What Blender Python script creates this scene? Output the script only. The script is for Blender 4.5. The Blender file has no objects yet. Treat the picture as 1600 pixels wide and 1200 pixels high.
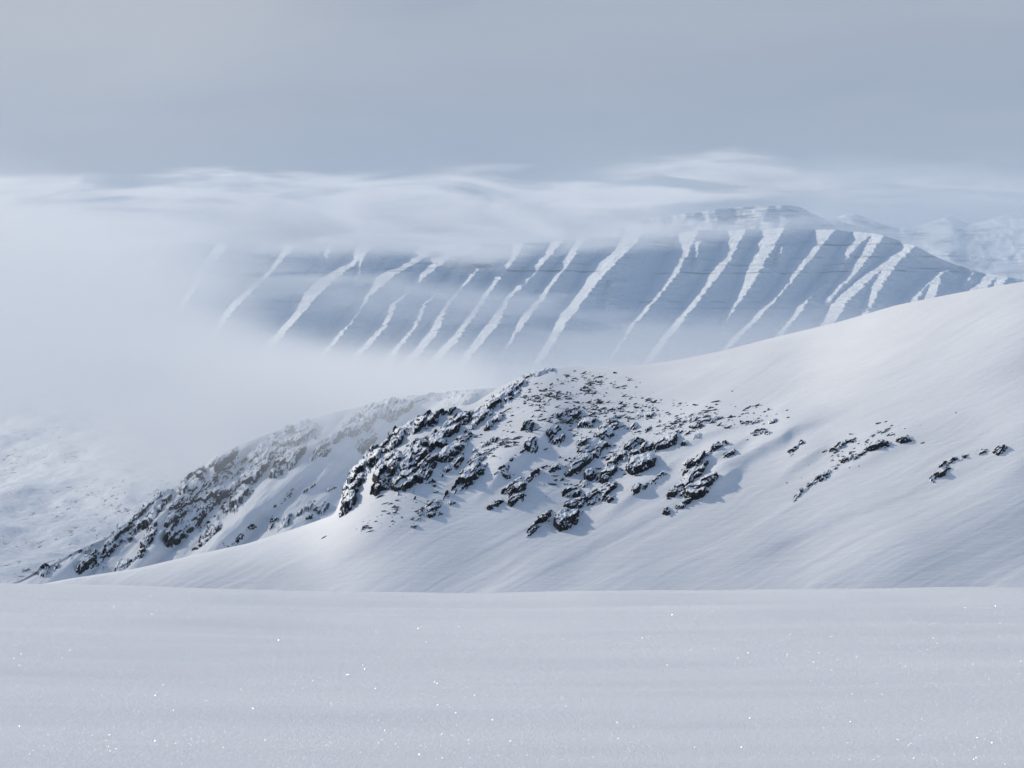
import bpy, bmesh, math, random
import numpy as np
from mathutils import Vector

# ------------------------------------------------------------------ camera, sky, sun, exposure
scene = bpy.context.scene
F = 3608.0            # focal length in photo pixels (1600 wide)
ZC = 1.7              # eye height above the snow
cam_d = bpy.data.cameras.new("camera")
cam = bpy.data.objects.new("camera", cam_d)
scene.collection.objects.link(cam)
cam.location = (0, 0, ZC)
cam.rotation_euler = (math.radians(90), 0, 0)
cam_d.sensor_width = 36.0
cam_d.lens = 36.0 * F / 1600.0
cam_d.clip_start = 0.5
cam_d.clip_end = 80000
scene.camera = cam

SUN_EL, SUN_AZ = 28.0, -65.0      # azimuth from +Y (view direction), negative = to the left
el, az = math.radians(SUN_EL), math.radians(SUN_AZ)
SUN_DIR = Vector((math.sin(az) * math.cos(el), math.cos(az) * math.cos(el), math.sin(el)))
sun_d = bpy.data.lights.new("sun", 'SUN')
sun_d.energy = 3.25
sun_d.angle = math.radians(2.5)
sun_d.color = (1.0, 0.925, 0.79)
sun = bpy.data.objects.new("sun", sun_d)
scene.collection.objects.link(sun)
sun.rotation_euler = SUN_DIR.to_track_quat('Z', 'Y').to_euler()
sun.location = (0, 0, 900)

world = bpy.data.worlds.new("World")
scene.world = world
world.use_nodes = True
nt = world.node_tree
nt.nodes.clear()


def N(tree, typ, **kw):
    n = tree.nodes.new(typ)
    for k, v in kw.items():
        setattr(n, k, v)
    return n


def math_node(tree, op, a, b=None, clamp=False):
    n = tree.nodes.new('ShaderNodeMath')
    n.operation = op
    n.use_clamp = clamp
    for i, v in enumerate((a, b)):
        if v is None:
            continue
        if isinstance(v, (int, float)):
            n.inputs[i].default_value = v
        else:
            tree.links.new(v, n.inputs[i])
    return n.outputs[0]


def map_range(tree, v, a, b, c=0.0, d=1.0, interp='SMOOTHSTEP'):
    n = tree.nodes.new('ShaderNodeMapRange')
    n.interpolation_type = interp
    tree.links.new(v, n.inputs['Value'])
    for key, x in (('From Min', a), ('From Max', b), ('To Min', c), ('To Max', d)):
        if isinstance(x, (int, float)):
            n.inputs[key].default_value = x
        else:
            tree.links.new(x, n.inputs[key])
    return n.outputs[0]


sky = N(nt, 'ShaderNodeTexSky', sky_type='NISHITA', sun_disc=False)
sky.sun_elevation = el
sky.sun_rotation = az
sky.altitude = 300
sky.dust_density = 0.6
bg_sky = N(nt, 'ShaderNodeBackground')
bg_sky.inputs['Strength'].default_value = 0.135
nt.links.new(sky.outputs[0], bg_sky.inputs['Color'])
tc = N(nt, 'ShaderNodeTexCoord')
sep = N(nt, 'ShaderNodeSeparateXYZ')
nt.links.new(tc.outputs['Generated'], sep.inputs[0])
# high veil cloud: a soft grey stratus that closes the low sky and thins to blue overhead
mp = N(nt, 'ShaderNodeMapping')
mp.inputs['Scale'].default_value = (5.0, 5.0, 22.0)
mp.inputs['Rotation'].default_value = (0, math.radians(6), 0)
nt.links.new(tc.outputs['Generated'], mp.inputs[0])
nz = N(nt, 'ShaderNodeTexNoise')
nz.inputs['Scale'].default_value = 1.0
nz.inputs['Detail'].default_value = 4.0
nz.inputs['Roughness'].default_value = 0.5
nz.inputs['Distortion'].default_value = 0.4
nt.links.new(mp.outputs[0], nz.inputs['Vector'])
ramp = N(nt, 'ShaderNodeMixRGB')
ramp.inputs[1].default_value = (0.345, 0.376, 0.440, 1)
ramp.inputs[2].default_value = (0.500, 0.505, 0.530, 1)
left = map_range(nt, sep.outputs[0], 0.02, -0.22, 0.0, 1.0)
up = map_range(nt, sep.outputs[2], 0.05, 0.16, 0.0, 1.0)
lu = math_node(nt, 'MULTIPLY', left, math_node(nt, 'ADD', math_node(nt, 'MULTIPLY', up, 0.6), 0.25))
fac = math_node(nt, 'ADD', map_range(nt, nz.outputs[0], 0.3, 0.75, 0.0, 0.42), lu, clamp=True)
nt.links.new(fac, ramp.inputs[0])
bg_cloud = N(nt, 'ShaderNodeBackground')
bg_cloud.inputs['Strength'].default_value = 1.0
nt.links.new(ramp.outputs[0], bg_cloud.inputs['Color'])
mixw = N(nt, 'ShaderNodeMixShader')
zf = map_range(nt, sep.outputs[2], 0.165, 0.34, 0.0, 0.95)
nt.links.new(zf, mixw.inputs[0])
nt.links.new(bg_cloud.outputs[0], mixw.inputs[1])
nt.links.new(bg_sky.outputs[0], mixw.inputs[2])
wo = N(nt, 'ShaderNodeOutputWorld')
nt.links.new(mixw.outputs[0], wo.inputs['Surface'])

scene.view_settings.view_transform = 'Standard'
scene.view_settings.look = 'None'
scene.view_settings.exposure = 0.0
scene.view_settings.gamma = 1.0
scene.render.engine = 'CYCLES'
cy = scene.cycles
cy.use_denoising = True
cy.max_bounces = 6
cy.diffuse_bounces = 3
cy.glossy_bounces = 2
cy.transparent_max_bounces = 8
cy.volume_bounces = 5
cy.volume_max_steps = 256
cy.sample_clamp_indirect = 6.0

# ------------------------------------------------------------------ helpers
RNG = np.random.default_rng(7)


def hash2(ix, iy, seed=0):
    h = (ix.astype(np.int64) * 374761393 + iy.astype(np.int64) * 668265263 + seed * 1442695041) & 0xFFFFFFFF
    h = ((h ^ (h >> 13)) * 1274126177) & 0xFFFFFFFF
    h = ((h ^ (h >> 16)) * 2246822519) & 0xFFFFFFFF
    return ((h ^ (h >> 15)) & 0xFFFFFF) / float(0xFFFFFF)


def vnoise(x, y, seed=0):
    x = np.asarray(x, float); y = np.asarray(y, float)
    ix = np.floor(x); iy = np.floor(y)
    fx = x - ix; fy = y - iy
    fx = fx * fx * fx * (fx * (fx * 6 - 15) + 10); fy = fy * fy * fy * (fy * (fy * 6 - 15) + 10)
    a = hash2(ix, iy, seed); b = hash2(ix + 1, iy, seed)
    c = hash2(ix, iy + 1, seed); d = hash2(ix + 1, iy + 1, seed)
    return (a + (b - a) * fx) * (1 - fy) + (c + (d - c) * fx) * fy - 0.5      # -0.5..0.5


def fbm(x, y, seed=0, octv=4, gain=0.5):
    s = 0.0; a = 1.0; f = 1.0
    for o in range(octv):
        s = s + a * vnoise(x * f + 17.3 * o, y * f - 9.1 * o, seed + o * 31)
        a *= gain; f *= 2.03
    return s


def worley(x, y, seed=0):
    """nearest jittered cell: distance, second distance, cell hash a, hash b, offset x, offset y"""
    ix = np.floor(x); iy = np.floor(y)
    best = np.full(x.shape, 9.0); sec = np.full(x.shape, 9.0)
    ha = np.zeros(x.shape); hb = np.zeros(x.shape); ox = np.zeros(x.shape); oy = np.zeros(x.shape)
    for dx in (-1, 0, 1):
        for dy in (-1, 0, 1):
            cx = ix + dx; cyy = iy + dy
            px = cx + 0.1 + 0.8 * hash2(cx, cyy, seed + 1); py = cyy + 0.1 + 0.8 * hash2(cx, cyy, seed + 2)
            d = np.hypot(x - px, y - py)
            nb = d < best
            sec = np.where(nb, best, np.minimum(sec, d))
            best = np.where(nb, d, best)
            ha = np.where(nb, hash2(cx, cyy, seed + 3), ha)
            hb = np.where(nb, hash2(cx, cyy, seed + 4), hb)
            ox = np.where(nb, x - px, ox); oy = np.where(nb, y - py, oy)
    return best, sec, ha, hb, ox, oy


def sstep(a, b, x):
    t = np.clip((x - a) / (b - a), 0, 1)
    return t * t * (3 - 2 * t)


def smooth1(xs, pts, win=12):
    """piecewise-linear curve through pts, lightly smoothed"""
    px, py = zip(*pts)
    fx = np.arange(-700.0, 2600.0, 1.0)
    fy = np.interp(fx, px, py)
    kx = np.arange(-2 * win, 2 * win + 1)
    kw = np.exp(-(kx / (0.75 * win)) ** 2); kw /= kw.sum()
    fy = np.convolve(np.pad(fy, 2 * win, mode='edge'), kw, mode='valid')
    return np.interp(xs, fx, fy)


def pix(px, py, Y):
    return (px - 800.0) / F * Y, Y, ZC + (600.0 - py) / F * Y


def tag(o, label=None, cat=None, group=None, kind=None):
    if label: o['label'] = label
    if cat: o['category'] = cat
    if group: o['group'] = group
    if kind: o['kind'] = kind
    return o


def mesh_from(name, V, Q, mat, smooth=True, parent=None):
    me = bpy.data.meshes.new(name)
    nv, nf = len(V), len(Q)
    k = Q.shape[1]
    me.vertices.add(nv)
    me.vertices.foreach_set('co', V.astype(np.float32).ravel())
    me.loops.add(nf * k)
    me.loops.foreach_set('vertex_index', Q.astype(np.int32).ravel())
    me.polygons.add(nf)
    me.polygons.foreach_set('loop_start', np.arange(0, nf * k, k, dtype=np.int32))
    me.polygons.foreach_set('use_smooth', np.full(nf, smooth, dtype=bool))
    me.update(calc_edges=True)
    me.validate()
    me.materials.append(mat)
    o = bpy.data.objects.new(name, me)
    scene.collection.objects.link(o)
    if parent is not None:
        o.parent = parent
    return o


def quads(nr, nc):
    i = np.arange(nr * nc).reshape(nr, nc)
    return np.stack([i[:-1, :-1], i[:-1, 1:], i[1:, 1:], i[1:, :-1]], -1).reshape(-1, 4)


def grid(name, X, Y, Z, mat, smooth=True, keep=None, parent=None, attr=None):
    nr, nc = X.shape
    V = np.stack([X, Y, Z], -1).reshape(-1, 3)
    Q = quads(nr, nc)
    if keep is not None:
        Q = Q[keep.reshape(-1)]
        if len(Q) == 0:
            return None
        used = np.unique(Q)
        rem = np.full(len(V), -1); rem[used] = np.arange(len(used))
        V = V[used]; Q = rem[Q]
    else:
        used = None
    o = mesh_from(name, V, Q, mat, smooth, parent)
    if attr is not None:
        for k, a in attr.items():
            at = o.data.attributes.new(k, 'FLOAT', 'POINT')
            a = a.reshape(-1)
            at.data.foreach_set('value', (a if used is None else a[used]).astype(np.float32))
    return o


# ------------------------------------------------------------------ materials
def new_mat(name):
    m = bpy.data.materials.new(name)
    m.use_nodes = True
    t = m.node_tree
    b = t.nodes['Principled BSDF']
    return m, t, b


def noise_tex(t, scale, detail=4, rough=0.55, vec=None, mapping=None):
    n = t.nodes.new('ShaderNodeTexNoise')
    n.inputs['Scale'].default_value = scale
    n.inputs['Detail'].default_value = detail
    n.inputs['Roughness'].default_value = rough
    if vec is None:
        c = t.nodes.new('ShaderNodeTexCoord'); vec = c.outputs['Object']
    if mapping is not None:
        mm = t.nodes.new('ShaderNodeMapping')
        mm.inputs['Scale'].default_value = mapping[0]
        mm.inputs['Rotation'].default_value = mapping[1]
        t.links.new(vec, mm.inputs[0]); vec = mm.outputs[0]
    t.links.new(vec, n.inputs['Vector'])
    return n.outputs[0]


def mix_col(t, fac, c1, c2):
    n = t.nodes.new('ShaderNodeMixRGB')
    for i, c in ((1, c1), (2, c2)):
        if isinstance(c, tuple):
            n.inputs[i].default_value = (*c, 1)
        else:
            t.links.new(c, n.inputs[i])
    t.links.new(fac, n.inputs[0])
    return n.outputs[0]


def bump(t, b, h, dist, strength=1.0):
    n = t.nodes.new('ShaderNodeBump')
    n.inputs['Distance'].default_value = dist
    n.inputs['Strength'].default_value = strength
    t.links.new(h, n.inputs['Height'])
    t.links.new(n.outputs[0], b.inputs['Normal'])
    return n


SNOW = (0.80, 0.82, 0.85)

m_fore, t, b = new_mat("near_snow")
b.inputs['Roughness'].default_value = 0.6
b.inputs['Specular IOR Level'].default_value = 0.25
f1 = noise_tex(t, 1.0, 3, 0.5, mapping=((0.25, 1.1, 1), (0, 0, math.radians(4))))
f2 = noise_tex(t, 28.0, 6, 0.7)
f3 = noise_tex(t, 160.0, 3, 0.7)
t.links.new(mix_col(t, map_range(t, f1, 0.3, 0.7), (0.845, 0.84, 0.84), (0.885, 0.88, 0.88)), b.inputs['Base Color'])
hh = math_node(t, 'ADD', math_node(t, 'MULTIPLY', f2, 0.007), math_node(t, 'MULTIPLY', f3, 0.005))
bump(t, b, hh, 1.0, 0.8)

m_snow, t, b = new_mat("slope_snow")
b.inputs['Roughness'].default_value = 0.7
b.inputs['Specular IOR Level'].default_value = 0.2
f1 = noise_tex(t, 0.05, 4, 0.5)
f2 = noise_tex(t, 1.0, 6, 0.6, mapping=((0.10, 0.7, 0.7), (0, 0, math.radians(38))))
f3 = noise_tex(t, 2.2, 4, 0.6)
t.links.new(mix_col(t, map_range(t, f1, 0.3, 0.7), (0.79, 0.79, 0.80), (0.85, 0.85, 0.855)), b.inputs['Base Color'])
hh = math_node(t, 'ADD', math_node(t, 'MULTIPLY', f2, 0.5), math_node(t, 'MULTIPLY', f3, 0.12))
bump(t, b, hh, 0.55, 0.5)

m_cap, t, b = new_mat("ledge_snow")
b.inputs['Roughness'].default_value = 0.7
b.inputs['Base Color'].default_value = (0.82, 0.835, 0.86, 1)
bump(t, b, noise_tex(t, 1.4, 5, 0.6), 0.5, 0.7)


def rock_mat(name, dark, light, sc):
    m, t, b = new_mat(name)
    b.inputs['Roughness'].default_value = 0.85
    b.inputs['Specular IOR Level'].default_value = 0.25
    a = noise_tex(t, 0.35 * sc, 6, 0.65)
    c = noise_tex(t, 1.6 * sc, 8, 0.7)
    col = mix_col(t, map_range(t, a, 0.35, 0.7), dark, light)
    # thin frost and blown snow caught in the grain of the rock
    g = t.nodes.new('ShaderNodeNewGeometry')
    s = t.nodes.new('ShaderNodeSeparateXYZ'); t.links.new(g.outputs['Normal'], s.inputs[0])
    fr = math_node(t, 'ADD', math_node(t, 'MULTIPLY', s.outputs[2], 0.35), c)
    col = mix_col(t, map_range(t, fr, 0.80, 0.88), col, (0.72, 0.74, 0.77))
    t.links.new(col, b.inputs['Base Color'])
    st = noise_tex(t, 1.0 * sc, 6, 0.7, mapping=((0.5, 0.5, 2.4), (math.radians(15), math.radians(-25), 0)))
    bump(t, b, math_node(t, 'ADD', st, math_node(t, 'MULTIPLY', c, 0.5)), 1.1 / sc, 1.0)
    return m


m_rock = rock_mat("dark_rock", (0.015, 0.015, 0.020), (0.048, 0.043, 0.044), 1.0)
m_stone = rock_mat("stone", (0.024, 0.025, 0.032), (0.058, 0.057, 0.062), 1.5)

m_mtn, t, b = new_mat("mountain_snow")
b.inputs['Roughness'].default_value = 0.8
b.inputs['Specular IOR Level'].default_value = 0.1
at = t.nodes.new('ShaderNodeAttribute'); at.attribute_name = 'rock'
g1 = noise_tex(t, 1.0, 5, 0.7, mapping=((0.006, 0.006, 0.10), (0, 0, 0)))
rk = math_node(t, 'MULTIPLY', at.outputs['Fac'], map_range(t, g1, 0.42, 0.60))
t.links.new(mix_col(t, rk, (0.82, 0.835, 0.86), (0.17, 0.17, 0.19)), b.inputs['Base Color'])
bump(t, b, noise_tex(t, 0.03, 7, 0.65), 18.0, 0.75)

m_val, t, b = new_mat("valley_snow")
b.inputs['Roughness'].default_value = 0.75
b.inputs['Specular IOR Level'].default_value = 0.15
g1 = noise_tex(t, 1.0, 6, 0.7, mapping=((0.16, 0.030, 0.3), (0, 0, math.radians(12))))
g2 = noise_tex(t, 0.006, 3, 0.5)
rk = math_node(t, 'MULTIPLY', map_range(t, g1, 0.57, 0.63), map_range(t, g2, 0.40, 0.58))
t.links.new(mix_col(t, rk, (0.80, 0.81, 0.83), (0.10, 0.11, 0.14)), b.inputs['Base Color'])
bump(t, b, noise_tex(t, 0.05, 6, 0.6), 6.0, 0.6)

# ------------------------------------------------------------------ ground and near snowfield
g = grid("ground", *[a for a in (lambda xx, yy: (xx, yy, np.full(xx.shape, -190.0)))(
    *np.meshgrid(np.linspace(-30000, 30000, 61), np.linspace(-12000, 45000, 58)))], m_snow)
tag(g, "snow covered ground reaching to the horizon under the mist", kind='structure')

xs = np.concatenate([np.linspace(-260, -14, 60), np.linspace(-13.8, 13.8, 420), np.linspace(14, 260, 60)])
ys = np.concatenate([np.linspace(-120, 5, 40), np.linspace(5.1, 40, 520), np.linspace(41, 330, 80)])
XX, YY = np.meshgrid(xs, ys)
roll = 0.0
# the brow of the snowfield: level up to about 17 m, then it rolls over and falls away
brow = 19.3 + 0.5 * np.sin(XX * 0.3 + 0.6)
ZZ = -0.0040 * np.maximum(YY - 10, 0) ** 1.5
ZZ = ZZ - 0.030 * np.maximum(YY - brow, 0) ** 1.6
lift = 0.115 * sstep(-0.3, -5.4, XX) + 0.012 * sstep(0.5, 3, XX)
ZZ = ZZ + lift + 0.03 * fbm(XX * 0.45, YY * 0.25, 15, 3) * sstep(13, 19, YY) + 0.006 * fbm(XX * 0.9, YY * 5.0, 16, 3) + 0.03 * fbm(XX * 0.13, YY * 0.22, 11, 3) + 0.022 * fbm(XX * 0.22, YY * 1.5, 12, 3)
ZZ = np.maximum(ZZ, -60 - 0.16 * YY)
o = grid("snowfield", XX, YY, ZZ, m_fore)
tag(o, "smooth sparkling snowfield in the foreground", kind='structure')

# ice crystals lying on the snowfield; facets aimed to mirror the sun at the camera, for glints
m_ice, t, b = new_mat("ice_crystal")
b.inputs['Base Color'].default_value = (0.84, 0.85, 0.87, 1)
b.inputs['Roughness'].default_value = 0.25
b.inputs['Specular IOR Level'].default_value = 1.0


def snow_z(x, y):
    ix = np.clip(np.searchsorted(xs, x) - 1, 0, len(xs) - 2); iy = np.clip(np.searchsorted(ys, y) - 1, 0, len(ys) - 2)
    fx = (x - xs[ix]) / (xs[ix + 1] - xs[ix]); fy = (y - ys[iy]) / (ys[iy + 1] - ys[iy])
    return (ZZ[iy, ix] * (1 - fx) * (1 - fy) + ZZ[iy, ix + 1] * fx * (1 - fy) + ZZ[iy + 1, ix] * (1 - fx) * fy + ZZ[iy + 1, ix + 1] * fx * fy)


NCR = 26000
cyv = ZC * F / (325 + 290 * RNG.random(NCR))
cxv = (RNG.random(NCR) * 2 - 1) * cyv * 0.27
clump = fbm(cxv * 0.9, cyv * 0.9, 91, 3)
sel = clump > -0.12 + 0.25 * (RNG.random(NCR) - 0.5)
cxv, cyv = cxv[sel], cyv[sel]
czv = snow_z(cxv, cyv)
V = []; Q = []
for i in range(len(cxv)):
    p = Vector((cxv[i], cyv[i], czv[i]))
    to_cam = (Vector((0, 0, ZC)) - p).normalized()
    h = (to_cam + SUN_DIR).normalized()
    nrm = (h + Vector(RNG.normal(0, 0.14, 3))).normalized()
    a = nrm.orthogonal().normalized(); bb = nrm.cross(a)
    r = (0.00055 + 0.0016 * RNG.random() ** 7) * (0.4 + 0.05 * cyv[i])
    if RNG.random() < 0.004: r *= 1.5
    rot = RNG.random() * 6.28
    base = len(V)
    for k in range(6):
        an = rot + k * math.pi / 3
        V.append(p + Vector((0, 0, 0.004)) + (a * math.cos(an) + bb * math.sin(an)) * r)
    Q.append([base, base + 1, base + 2, base + 3]); Q.append([base, base + 3, base + 4, base + 5])
o = mesh_from("snow_crystals", np.array([tuple(v) for v in V]), np.array(Q), m_ice, False)
tag(o, "glinting ice crystals strewn over the foreground snow", "ice crystals", kind='stuff')

# ------------------------------------------------------------------ main hill
SIL1 = [(-500, 972), (-60, 928), (60, 915), (105, 906), (217, 888), (297, 869), (385, 850), (455, 828), (525, 803), (535, 768), (552, 738), (577, 712),
        (607, 682), (637, 660), (662, 650), (700, 641), (740, 631), (760, 618), (787, 602), (825, 583), (850, 577), (900, 572),
        (950, 575), (1000, 571), (1060, 562), (1130, 548), (1200, 530), (1300, 506), (1400, 477), (1500, 457), (1600, 440), (1700, 428), (1850, 415), (2400, 385)]
DS1 = [(-500, 396), (-60, 402), (105, 415), (300, 432), (525, 455), (640, 478), (760, 500), (900, 522), (1250, 515), (1600, 490), (1850, 480)]
FOOT = 985.0


def sil1(px): return smooth1(px, SIL1, 9)


def g_of_t(t):
    t = np.clip(t, 0, 1.25)
    return 0.72 * t + 0.28 * t ** 6


def hill1(px, py):
    """a point of the main hill's snow surface for a photo column and row (real distances in metres)"""
    s = sil1(px)
    tt = (FOOT - py) / (FOOT - s)
    return hill1_t(px, np.clip(tt, 0, 1), s)


def hill1_t(px, tt, s=None):
    if s is None: s = sil1(px)
    Df = 392.0 + 0 * px
    Ds = smooth1(px, DS1, 40)
    py = FOOT + (s - FOOT) * tt
    sw = smooth1(px, SIL1, 75)
    D = Df + (Ds - Df) * g_of_t((FOOT - py) / (FOOT - sw))
    # broad swells, ribs and wind lines of the snow
    a = math.radians(27)
    u = px * math.cos(a) - py * math.sin(a); v = px * math.sin(a) + py * math.cos(a)
    soft = sstep(0.0, 0.06, 1.02 - tt)
    D = D + 3.0 * fbm(u / 420, v / 150, 21, 2) * sstep(0, 0.15, tt) * soft
    x, y, z = pix(px, py, D)
    w = fbm(px / 160, py / 90, 22, 2) * 14
    z = z + soft * (0.07 * fbm(u / 110, (v + w) / 9, 23, 3) + 0.35 * fbm(u / 300, (v + w) / 60, 24, 2))
    # wind scoops: soft lips of drifted snow whose lee side drops into shade
    for lx, ly, L, an, A in LIPS:
        r = math.radians(an)
        uu = (px - lx) * math.cos(r) - (py - ly) * math.sin(r); vv = (px - lx) * math.sin(r) + (py - ly) * math.cos(r)
        vv = vv + 5 * vnoise(uu / 30, uu * 0, int(lx))
        z = z + A * np.exp(-(uu / L) ** 2) * np.where(vv < 0, np.exp(-(vv / 34) ** 2), np.exp(-(vv / 8.5) ** 2))
    return x, y, z


LIPS = [(1215, 690, 75, 27, 1.3), (1120, 716, 60, 30, .9), (790, 735, 45, 45, 1.2), (1130, 752, 34, 40, 1.2), (862, 672, 40, 45, .9), (1100, 684, 70, 20, .7),
        (1262, 716, 40, 32, .7), (1005, 762, 60, 38, .7), (930, 692, 50, 35, .8), (1370, 712, 60, 24, .5), (960, 832, 150, 26, .25), (1330, 800, 220, 22, .25)]


def sheet(name, fn_t, px0, px1, ncol, nrow, mat, back=120.0, drop=1.0, nback=14):
    cols = np.linspace(px0, px1, ncol)
    ts = np.linspace(0, 1, nrow)
    P, T = np.meshgrid(cols, ts)
    X, Y, Z = fn_t(P, T)
    # the far side falls away behind the skyline
    q = np.linspace(0, 1, nback + 1)[1:, None]
    dirx = X[-1:] / Y[-1:]
    dy = back * q ** 1.4
    Yb = Y[-1:] + dy
    Xb = X[-1:] + dirx * dy
    Zb = Z[-1:] - drop * back * 0.75 * q ** 2.4
    # and the near side runs on down into the hollow behind the snowfield's brow
    f = np.linspace(1, 0, 11)[:-1, None]
    Yf = Y[:1] - 170 * f; Xf = X[:1] + (X[:1] / Y[:1]) * (Yf - Y[:1]); Zf = Z[:1] - 48 * f ** 0.8
    return grid(name, np.vstack([Xf, X, Xb]), np.vstack([Yf, Y, Yb]), np.vstack([Zf, Z, Zb]), mat)


o = sheet("snow_hill", hill1_t, -500, 2400, 1900, 560, m_snow)
tag(o, "smooth snow hill rising to the right with rock outcrops on its flank", kind='structure')

# ------------------------------------------------------------------ second ridge, behind, running into the mist
SIL2 = [(-400, 952), (-30, 925), (30, 908), (45, 900), (58, 892), (87, 880), (115, 863), (168, 840), (203, 810), (241, 776), (280, 757), (315, 733), (336, 712),
        (385, 690), (455, 665), (520, 645), (580, 631), (640, 619), (700, 612), (760, 606), (850, 600), (950, 600)]
DS2 = [(-400, 604), (-30, 612), (60, 625), (120, 650), (336, 780), (600, 900), (950, 960)]
FOOT2 = 960.0


def hill2_t(px, tt, s=None):
    if s is None: s = smooth1(px, SIL2, 7)
    Df = np.interp(px, [-30, 400, 950], [600, 610, 640])
    Ds = smooth1(px, DS2, 40)
    py = FOOT2 + (s - FOOT2) * tt
    D = Df + (Ds - Df) * g_of_t(tt)
    a = math.radians(42)
    u = px * math.cos(a) - py * math.sin(a); v = px * math.sin(a) + py * math.cos(a)
    soft = sstep(0.0, 0.06, 1.02 - tt)
    tall = np.clip((FOOT2 - s - 30) / 180.0, 0, 1)
    D = D + 34.0 * tall * fbm(u / 260, v / 62, 41, 3) * sstep(0, 0.15, tt) * soft
    x, y, z = pix(px, py, D)
    z = z + soft * ((0.15 + 0.85 * tall) * fbm(u / 60, v / 14, 43, 3))
    return x, y, z


def hill2(px, py):
    s = smooth1(px, SIL2, 7)
    return hill2_t(px, np.clip((FOOT2 - py) / (FOOT2 - s), 0, 1), s)


o = sheet("snow_ridge", hill2_t, -400, 950, 960, 300, m_snow)
tag(o, "snow ridge behind the hill, running up into the mist", kind='structure')

# ------------------------------------------------------------------ rock outcrops
def outcrop(base, blobs, label, name="rock_outcrop", cat="rock outcrop", cell=9.0, H=1.8, seed=1, ang=32, step=0.62, cover=0.55,
            rough=0.55, group=None, elong=2.7, mpp=0.135):
    bl = np.array([(c[0], c[1], c[2] / 2, c[3] / 2, c[4] if len(c) > 4 else ang) for c in blobs], float)
    R = np.maximum(bl[:, 2], bl[:, 3]) * 1.35 + 5
    x0, x1 = (bl[:, 0] - R).min(), (bl[:, 0] + R).max(); y0, y1 = (bl[:, 1] - R).min(), (bl[:, 1] + R).max()
    nx = max(int((x1 - x0) / step), 10); ny = max(int((y1 - y0) / step), 10)
    P, W = np.meshgrid(np.linspace(x0, x1, nx), np.linspace(y1, y0, ny))
    m = np.full(P.shape, -9.0)
    for cx, cyy, a, bb, an in bl:
        r = math.radians(an)
        u = (P - cx) * math.cos(r) - (W - cyy) * math.sin(r)
        v = (P - cx) * math.sin(r) + (W - cyy) * math.cos(r)
        m = np.maximum(m, (1 - np.hypot(u / a, v / bb)) * min(a, bb) / 6.0)
    cell = cell * 0.9; H = H * 0.56
    m = m - 0.9 * sstep(0.12, 0.42, fbm(P / 17 + 31, W / 10, seed + 71, 3)) * (min(bl[:, 3].max(), 14) / 14)
    r = math.radians(ang)
    u = P * math.cos(r) - W * math.sin(r); v = P * math.sin(r) + W * math.cos(r)
    wu = 3.0 * fbm(P / 14, W / 14, seed + 8, 3); wv = 3.0 * fbm(P / 14 + 50, W / 14, seed + 9, 3)
    k = cell * elong
    _, _, ha, hb, ox, oy = worley((u + wu) / k, (v + wv) / cell, seed)
    _, _, hc, hd, ox2, oy2 = worley((u + wu * .6) / (k * .42), (v + wv * .6) / (cell * .42), seed + 60)
    _, _, he, hf, ox3, oy3 = worley((u + wu * .4) / (k * .2), (v + wv * .4) / (cell * .2), seed + 90)
    m = m + rough * fbm(P / 13, W / 9, seed + 5, 4) + 0.55 * (ha - .5) + 0.5 * (hc - .5) + 0.15 * (he - .5)
    blk = 0.75 * ha + 0.27 * hc + 0.05 * he + 0.30 * (hb - .2) * oy + 0.16 * (hd - .5) * ox2 - 0.12 * (ha - .5) * ox
    core = np.clip(m * 1.8, 0, 1) ** 0.8
    h = H * (core * (0.25 + blk) + 0.14 * fbm(P / 5, W / 5, seed + 3, 3) * np.clip(m * 2, 0, 1)) - H * np.clip(-m * 0.9 + 0.02, 0, 1.0) * 0.6
    h = h - H * 0.10 - (1 - cover) * H * 0.5 * sstep(0.1, 0.55, fbm(P / 26, W / 12, seed + 14, 3) + 0.35)
    # snow drifts in behind each block: the uphill side only eases down, the downhill side stays a bare step
    st = (W[0, 0] - W[-1, 0]) / (W.shape[0] - 1)
    kf = 0.085 * mpp / 0.135
    for i in range(1, h.shape[0]):
        sh = np.roll(h[i - 1], 1); sh[0] = h[i - 1, 0]
        h[i] = np.maximum(h[i], 0.5 * (sh + h[i - 1]) - kf * st)
    h = h - 1.2 * sstep(-0.25, -0.75, m)
    h = np.where(m < -0.75, -1.0, h)
    X, Y, Z = base(P, W)
    rise = np.maximum(h, -0.8)
    Z2 = Z + rise
    Y2 = Y - 0.35 * np.maximum(rise, 0)
    jit = 0.16 * mpp / 0.135
    X2 = X + jit * fbm(P / 2.2, W / 2.2, seed + 33, 2); Y2 = Y2 + jit * fbm(P / 2.2 + 9, W / 2.2, seed + 34, 2)
    hq = np.maximum.reduce([h[:-1, :-1], h[:-1, 1:], h[1:, 1:], h[1:, :-1]])
    keep = (hq > -0.30) & (np.abs(Z[1:, 1:] - Z[:-1, 1:]) + np.abs(Y[1:, 1:] - Y[:-1, 1:]) > 1e-4)
    # steep faces stay bare, flatter ones carry snow
    A = np.stack([X2, Y2, Z2], -1)
    e1 = A[1:, 1:] - A[:-1, :-1]; e2 = A[1:, :-1] - A[:-1, 1:]
    n = np.cross(e1, e2); n /= np.linalg.norm(n, axis=-1, keepdims=True) + 1e-9
    up = np.abs(n[..., 2])
    Pc = P[:-1, :-1]; Wc = W[:-1, :-1]
    thr = 0.54 + 0.50 * fbm(Pc / 13, Wc / 8, seed + 21, 3) + (0.5 - cover) * 0.3
    capm = keep & (up > thr)
    root = bpy.data.objects.new(name, None)
    scene.collection.objects.link(root)
    cxm, cym = bl[:, 0].mean(), bl[:, 1].mean()
    bx, by, bz = (float(q) for q in base(np.array([cxm]), np.array([cym])))
    root.location = (bx, by, bz)
    o = grid("rock_face", X2 - bx, Y2 - by, Z2 - bz, m_rock, False, keep, root)
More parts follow.
